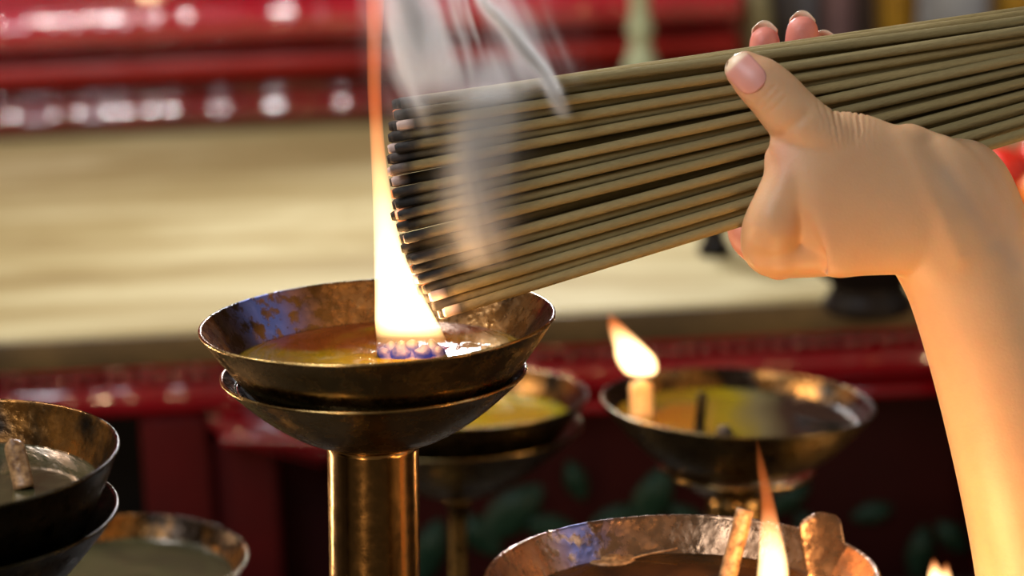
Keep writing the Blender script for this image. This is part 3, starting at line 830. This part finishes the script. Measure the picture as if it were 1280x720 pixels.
# legs, panels and recess under the top
ztop = az(495, .03); zbot = 0.0
def part_box(name, u0, u1, y0, y1, za, zb, mat, bev=.004):
    bm = bmesh.new(); box(bm, aplane(u0, 560, y0).x, aplane(u1, 560, y0).x, y0, y1, za, zb, bev); return link(name, bm, mat, ALT)
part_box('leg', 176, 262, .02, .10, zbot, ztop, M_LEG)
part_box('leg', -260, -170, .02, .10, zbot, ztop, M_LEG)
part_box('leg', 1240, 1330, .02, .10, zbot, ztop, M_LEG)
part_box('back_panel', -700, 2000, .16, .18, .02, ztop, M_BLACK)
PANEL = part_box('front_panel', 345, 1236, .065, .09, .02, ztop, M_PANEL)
# angled bracket under the rail
bm = bmesh.new()
a = aplane(262, 508, .02); b = aplane(262, 545, .02); c = aplane(415, 585, .02); d = aplane(415, 548, .02)
q = []
for y_ in (.012, .06):
    q.append([bm.verts.new((p.x, y_, p.z)) for p in (a, b, c, d)])
bm.faces.new(q[0]); bm.faces.new(q[1][::-1])
for i in range(4): bm.faces.new((q[0][i], q[0][(i + 1) % 4], q[1][(i + 1) % 4], q[1][i]))
bmesh.ops.bevel(bm, geom=bm.edges[:], offset=.006, segments=3, affect='EDGES')
link('corner_bracket', bm, M_RED, ALT)
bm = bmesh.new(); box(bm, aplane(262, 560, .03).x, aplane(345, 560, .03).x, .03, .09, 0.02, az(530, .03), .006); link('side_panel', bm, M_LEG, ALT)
beads(ALT, 'bracket_glint_beads', [], 0, 0, 1, 1, 1, M_RED) if False else None
bm = bmesh.new()
for i in range(11):
    p = aplane(285 + i * 14, 549 + i * .3, .012)
    g_ = bmesh.ops.create_icosphere(bm, subdivisions=3, radius=1)
    for v in g_['verts']: v.co = Vector((p.x + v.co.x * .0048, .012 + v.co.y * .0048, p.z + v.co.z * .0048))
link('bracket_glint_beads', bm, M_RED, ALT)  # small spheres added along the bracket to catch highlights
# lower rail visible at the right (violet sheen on its rounded edge)
bm = bmesh.new()
pr = half_round(.05, az(520, .05), az(492, .05), .016)
extrude_profile(bm, pr + [(.08, az(492, .05)), (.08, az(520, .05))], aplane(640, 500, .05).x, aplane(1236, 500, .05).x)
link('panel_rail', bm, M_RED, ALT)
# green carved leaves and flowers on the front panel
def leaf(bm, c, L, W, ang, y):
    n = 10
    rows = []
    for i in range(n + 1):
        t = i / n; w = W * math.sin(math.pi * min(1, t * .93 + .04)) ** .8
        row = []
        for j in range(7):
            s = j / 3 - 1
            lx = (t - .5) * L; lz = w * s; ly = -(.007 * (1 - s * s) ** .5 + .001) * math.sin(math.pi * t) ** .5 - .002 * math.cos(3 * math.pi * t) * (1 - abs(s))
            x = lx * math.cos(ang) - lz * math.sin(ang); z = lx * math.sin(ang) + lz * math.cos(ang)
            row.append(bm.verts.new((c.x + x, y + ly, c.z + z)))
        rows.append(row)
    for i in range(n):
        for j in range(6): bm.faces.new((rows[i][j], rows[i][j + 1], rows[i + 1][j + 1], rows[i + 1][j]))
leaves = [(815, 622, .05, .013, 1.1), (770, 648, .04, .010, .3), (860, 650, .035, .009, 2.4), (640, 640, .055, .015, .7), (600, 668, .04, .011, 2.3), (690, 660, .04, .010, -.3),
          (720, 600, .03, .008, 1.9), (985, 622, .035, .009, .6), (1010, 660, .03, .008, 2.1), (545, 600, .035, .01, .2), (535, 690, .05, .012, 1.2), (1090, 640, .03, .008, .2), (1150, 690, .04, .01, 1.4), (1190, 670, .03, .009, 2.3)]
for u, v, L, W, a_ in leaves:
    bm = bmesh.new(); leaf(bm, aplane(u, v, .065), L, W, a_, .064); link('carved_leaf', bm, M_GREEN, PANEL)

# ------------------------------------------------------------------ stepped red altar standing at the back of the table
UP = empty('red_shrine_base', AM @ Vector((0, yb, 0)) , (0, 0, YAW), label='stepped red lacquered shrine base with glossy mouldings', cat='shrine')
def uz(v, dy): return az(v, yb + dy)
xe = aplane(925, 60, yb).x; xs0 = -1.3
bm = bmesh.new()
za, zb = TZ, uz(92, 0)
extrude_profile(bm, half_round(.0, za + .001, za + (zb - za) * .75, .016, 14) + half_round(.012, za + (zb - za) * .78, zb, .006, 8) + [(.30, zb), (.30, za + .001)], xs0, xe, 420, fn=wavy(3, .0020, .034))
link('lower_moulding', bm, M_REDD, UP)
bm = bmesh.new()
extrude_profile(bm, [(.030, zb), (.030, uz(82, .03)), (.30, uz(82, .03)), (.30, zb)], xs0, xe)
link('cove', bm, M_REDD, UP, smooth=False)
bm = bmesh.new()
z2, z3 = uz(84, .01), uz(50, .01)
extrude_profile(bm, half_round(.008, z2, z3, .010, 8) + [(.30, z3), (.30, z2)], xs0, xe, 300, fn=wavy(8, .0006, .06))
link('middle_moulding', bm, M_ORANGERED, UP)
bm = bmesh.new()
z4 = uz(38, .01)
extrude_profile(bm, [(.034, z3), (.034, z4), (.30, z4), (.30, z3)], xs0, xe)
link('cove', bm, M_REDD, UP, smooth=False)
bm = bmesh.new()
z5 = z4 + .036
extrude_profile(bm, half_round(.004, z4, z5, .016, 14) + [(.30, z5), (.30, z4)], xs0, xe, 420, fn=wavy(14, .0022, .030))
link('upper_moulding', bm, M_REDB, UP)
bm = bmesh.new()
box(bm, xs0, xe, .02, .30, z5, z5 + .30, .004)
link('riser', bm, M_REDB, UP, smooth=False)
# ------------------------------------------------------------------ objects on the table at the back
M_JADE = m_plain('pale_celadon', lin((150, 160, 120)), lin((176, 180, 146)), .3, 30)
def on_table(name, u, vbase, prof, label, cat, mat, kx=1.0):
    p = AM @ atop(u, vbase); k = (p - CAM).dot(fwd) / FPX
    bm = bmesh.new(); lathe(bm, [(r * k, z * k) for r, z in prof], 48)
    o = link(name, bm, mat); o.location = (p.x, p.y, TZ + .0002); tag(o, label, cat); return o
on_table('candlestick', 803, 160, [(0, 0), (34, 0), (35, 6), (28, 12), (18, 20), (13, 40), (17, 50), (25, 56), (23, 76), (15, 98), (11, 112), (18, 122), (15, 130), (11, 150), (12, 185), (24, 195), (22, 205), (0, 205)], 'pale green baluster candlestick before the red shrine base', 'candlestick', M_JADE)
M_DKBR = m_plain('dark_bronze_cast', lin((34, 30, 26)), lin((20, 18, 16)), .35, 40, .6)
on_table('bronze_vase', 893, 318, [(0, 0), (20, 0), (22, 8), (15, 18), (12, 34), (20, 50), (30, 76), (30, 104), (18, 128), (15, 150), (22, 164), (20, 166), (0, 160)], 'slim dark bronze vase hidden behind the incense bundle', 'vase', M_DKBR)
on_table('black_vessel', 1085, 388, [(0, 0), (52, 0), (58, 8), (50, 22), (44, 34), (66, 52), (78, 80), (80, 112), (72, 132), (78, 140), (74, 142), (0, 120)], 'squat black footed vessel behind the wrist', 'incense burner', M_BLACK)  # plain dark lathed vessel on the table
# things beyond the table
def far(name, u0, u1, v0, v1, d, th, label, cat, mat, kind='box'):
    a = P(u0, v1, d); b = P(u1, v0, d); zlo = TZ if v1 > 100 else a.z
    root_z = TZ
    bm = bmesh.new()
    w = (b.x - a.x) / 2; h = b.z - root_z
    if kind == 'box':
        box(bm, -w, w, 0, th, 0, h, .006)
        box(bm, -w * .94, w * .94, -.006, .004, h * .08, h * .92, .004)
    else:
        lathe(bm, [(0, 0), (w * .7, 0), (w * .78, h * .04), (w * .55, h * .1), (w * .9, h * .35), (w, h * .6), (w * .8, h * .82), (w * .45, h * .9), (w * .5, h), (0, h)], 40)
    o = link(name, bm, mat); o.location = ((a.x + b.x) / 2, a.y, root_z + .0003); tag(o, label, cat); return o
M_GREY = m_plain('grey_cloth_blue', lin((112, 112, 118)), lin((86, 84, 92)), .6, 20)
M_PINKGREY = m_plain('dusty_rose_box', lin((140, 104, 100)), lin((112, 84, 84)), .6, 20)
M_GOLD = m_plain('gilt', lin((176, 136, 44)), lin((138, 102, 36)), .35, 40, .7)
M_SILV = m_plain('grey_tin', lin((168, 168, 168)), lin((138, 138, 142)), .4, 20)
M_DKB = m_plain('dark_wood', lin((58, 40, 32)), lin((42, 30, 26)), .5, 20)
M_OLV = m_plain('olive_ceramic', lin((150, 140, 100)), lin((128, 122, 88)), .35, 20)
far('ginger_jar', 928, 962, -60, 40, 2.52, .1, 'olive ceramic jar beyond the fingertips', 'jar', M_OLV, 'jar')
far('grey_carton', 966, 1020, -60, 40, 2.6, .1, 'blue-grey box behind the fingertips', 'box', M_GREY)
far('rose_carton', 1021, 1066, -60, 40, 2.62, .1, 'dusty rose box beside the blue-grey box', 'box', M_PINKGREY)
far('wooden_post', 1068, 1092, -160, 40, 2.6, .03, 'narrow dark wooden post beside the dusty rose box', 'post', M_DKB)
far('gilt_urn', 1094, 1144, -80, 40, 2.52, .1, 'gilt urn beside the narrow dark post', 'urn', M_GOLD, 'jar')
far('tin_box', 1148, 1234, -60, 40, 2.6, .1, 'light grey tin box between the two gilt urns', 'box', M_SILV)
far('gilt_urn', 1238, 1310, -80, 40, 2.55, .1, 'gilt urn at the picture edge beyond the sticks', 'urn', M_GOLD, 'jar')
# orange and red fruit-like offerings at the right edge of the table
M_ORANGE = m_plain('orange_peel', lin((232, 128, 40)), lin((224, 104, 30)), .4, 120, bump=.0008)
M_REDFR = m_plain('red_apple_skin', lin((206, 34, 26)), lin((226, 60, 34)), .25, 20)
def fruit(u, v, d, rpx, mat, name, label):
    k = d / FPX; r = rpx * k; p = P(u, v, d); bm = bmesh.new()
    pr = []
    for i in range(17):
        a = math.pi * i / 16; rr = r * math.sin(a); z = -r * math.cos(a) * .94
        z += (-.16 * r * math.exp(-(rr / (r * .3)) ** 2) if i > 8 else .10 * r * math.exp(-(rr / (r * .3)) ** 2))
        pr.append((rr, z))
    lathe(bm, pr, 36)
    root = empty(name, p, label=label, cat=name)
    root.rotation_euler = (.2, .15, 0)
    link('fruit_body', bm, mat, root)
    bm = bmesh.new(); blob_chain(bm, [(Vector((0, 0, r * .74)), r * .05), (Vector((r * .02, 0, r * .92)), r * .04), (Vector((r * .07, 0, r * 1.08)), r * .05)], 8)
    link('stalk', bm, M_DKB, root)
    return root
TRAY = on_table('offering_dish', 1300, 292, [(0, 0), (46, 0), (50, 4), (44, 10), (40, 30), (62, 44), (92, 52), (96, 55), (90, 56), (0, 48)], 'red footed dish carrying the fruit beside the wrist', 'dish', M_RED)
dk = (TRAY.location - CAM).dot(fwd); ztray = TRAY.location.z + 48 * dk / FPX
def fruit_on(du, dy, rpx, mat, name, label, z0=0):
    r = rpx * dk / FPX
    o = fruit(1300, 260, dk, rpx, mat, name, label)
    o.location = (TRAY.location.x + du * dk / FPX, TRAY.location.y + dy, ztray + r * .95 + z0); return o
fruit_on(-46, -.0, 34, M_REDFR, 'apple', 'red apple on the footed dish, nearest the wrist')
fruit_on(-20, -.06, 27, M_ORANGE, 'orange', 'orange on the footed dish next to the red apple')
fruit_on(16, .035, 34, M_REDFR, 'apple', 'red apple on the footed dish behind the orange')

# ------------------------------------------------------------------ room
def wall(name, loc, sx, sy, sz, mat):
    bm = bmesh.new(); box(bm, -sx / 2, sx / 2, -sy / 2, sy / 2, -sz / 2, sz / 2)
    o = link(name, bm, mat, smooth=False); o.location = loc; o['kind'] = 'structure'; return o
M_WALL = m_plain('dim_temple_wall', lin((120, 70, 52)), lin((96, 56, 44)), .8, 3)
M_FLOOR = m_plain('stone_floor', lin((96, 88, 78)), lin((74, 68, 60)), .6, 8)
wall('wall_back', (0, 3.5, 1.5), 6.4, .1, 3.2, M_WALL)
wall('floor', (0, 1.2, -.05), 6.4, 4.7, .1, M_FLOOR)
# low table under the lamps
LT = empty('lamp_table', (0, 1.3, 0), label='black lacquered table the oil lamps stand on', cat='table')
bm = bmesh.new(); box(bm, -.62, .62, -.36, .36, TABLE_Z - .03, TABLE_Z, .004); link('table_top', bm, M_BLACK, LT, smooth=False)
for x in (-.56, .56):
    for y in (-.3, .3):
        bm = bmesh.new(); box(bm, x - .025, x + .025, y - .025, y + .025, 0, TABLE_Z - .03, .004); link('leg', bm, M_BLACK, LT, smooth=False)

# ------------------------------------------------------------------ light
W = bpy.data.worlds.new('world'); sc.world = W; W.use_nodes = True
W.node_tree.nodes['Background'].inputs[0].default_value = (1.0, .80, .58, 1); W.node_tree.nodes['Background'].inputs[1].default_value = .15
def area(name, loc, target, sx, sy, power, col):
    l = bpy.data.lights.new(name, 'AREA'); l.shape = 'RECTANGLE'; l.size = sx; l.size_y = sy; l.energy = power; l.color = col
    o = bpy.data.objects.new(name, l); COL.objects.link(o); o.location = loc
    o.rotation_euler = (Vector(target) - Vector(loc)).to_track_quat('-Z', 'Y').to_euler(); return o
def point(name, loc, power, r, col=(1, .55, .22)):
    l = bpy.data.lights.new(name, 'POINT'); l.energy = power; l.shadow_soft_size = r; l.color = col
    o = bpy.data.objects.new(name, l); COL.objects.link(o); o.location = loc; return o
area('ceiling_light', (-1.15, 1.75, 2.4), (-.1, 2.0, .9), .32, .32, 17, (1.0, .96, .88))
area('glint_light', (-.42, 1.75, 2.3), (-.2, 2.4, .9), .12, .12, 9, (1.0, .95, .92))  # unseen overhead light added to make glints on the mouldings
area('smoke_backlight', (-.03, 2.2, 1.36), (-.02, 1.13, 1.18), .12, .12, 7, (.95, .97, 1.0))  # unseen light added behind the smoke to brighten it
area('window_light', (-.9, .1, 2.3), (.1, 1.2, 1.1), .7, 1.0, 17, (.84, .91, 1.0))
area('side_light', (2.0, .6, 1.8), (.1, 1.3, 1.1), .5, 1.2, 4, (.9, .93, 1.0))  # broad cool light from the right
WARM = (1, .66, .36)
area('warm_strip_front', (-.32, .55, .86), (-.05, 1.15, .92), .016, .26, .7, WARM)  # this and the next two: unseen strips added for highlights on post and bowls
area('warm_strip_right', (.62, 1.12, .86), (-.05, 1.17, .96), .035, .24, 1.7, WARM)
area('warm_strip_left', (-.52, 1.50, .86), (-.05, 1.17, .94), .035, .24, 1.9, WARM)
point('flame_light_main', P(508, 395, dF - .010), .40, .012)
point('flame_light_rim', P(785, 440, DR - .035), .14, .006)
point('flame_light_low', P(964, 690, DS), .16, .008)
point('flame_light_small', P(1174, 740, DT), .12, .006)
point('hand_fill_light', P(1010, 800, 1.10), 1.3, .02)  # added warm light below the frame, brightens the hand's underside

vs_ = sc.view_settings
vs_.view_transform = 'Standard'; vs_.look = 'None'; vs_.exposure = 0.0; vs_.gamma = 1.0; vs_.use_curve_mapping = False
sc.cycles.max_bounces = 8; sc.cycles.volume_bounces = 1; sc.cycles.transparent_max_bounces = 12
sc.cycles.sample_clamp_indirect = 6.0
sc.cycles.caustics_reflective = False; sc.cycles.caustics_refractive = False
sc.cycles.use_denoising = True
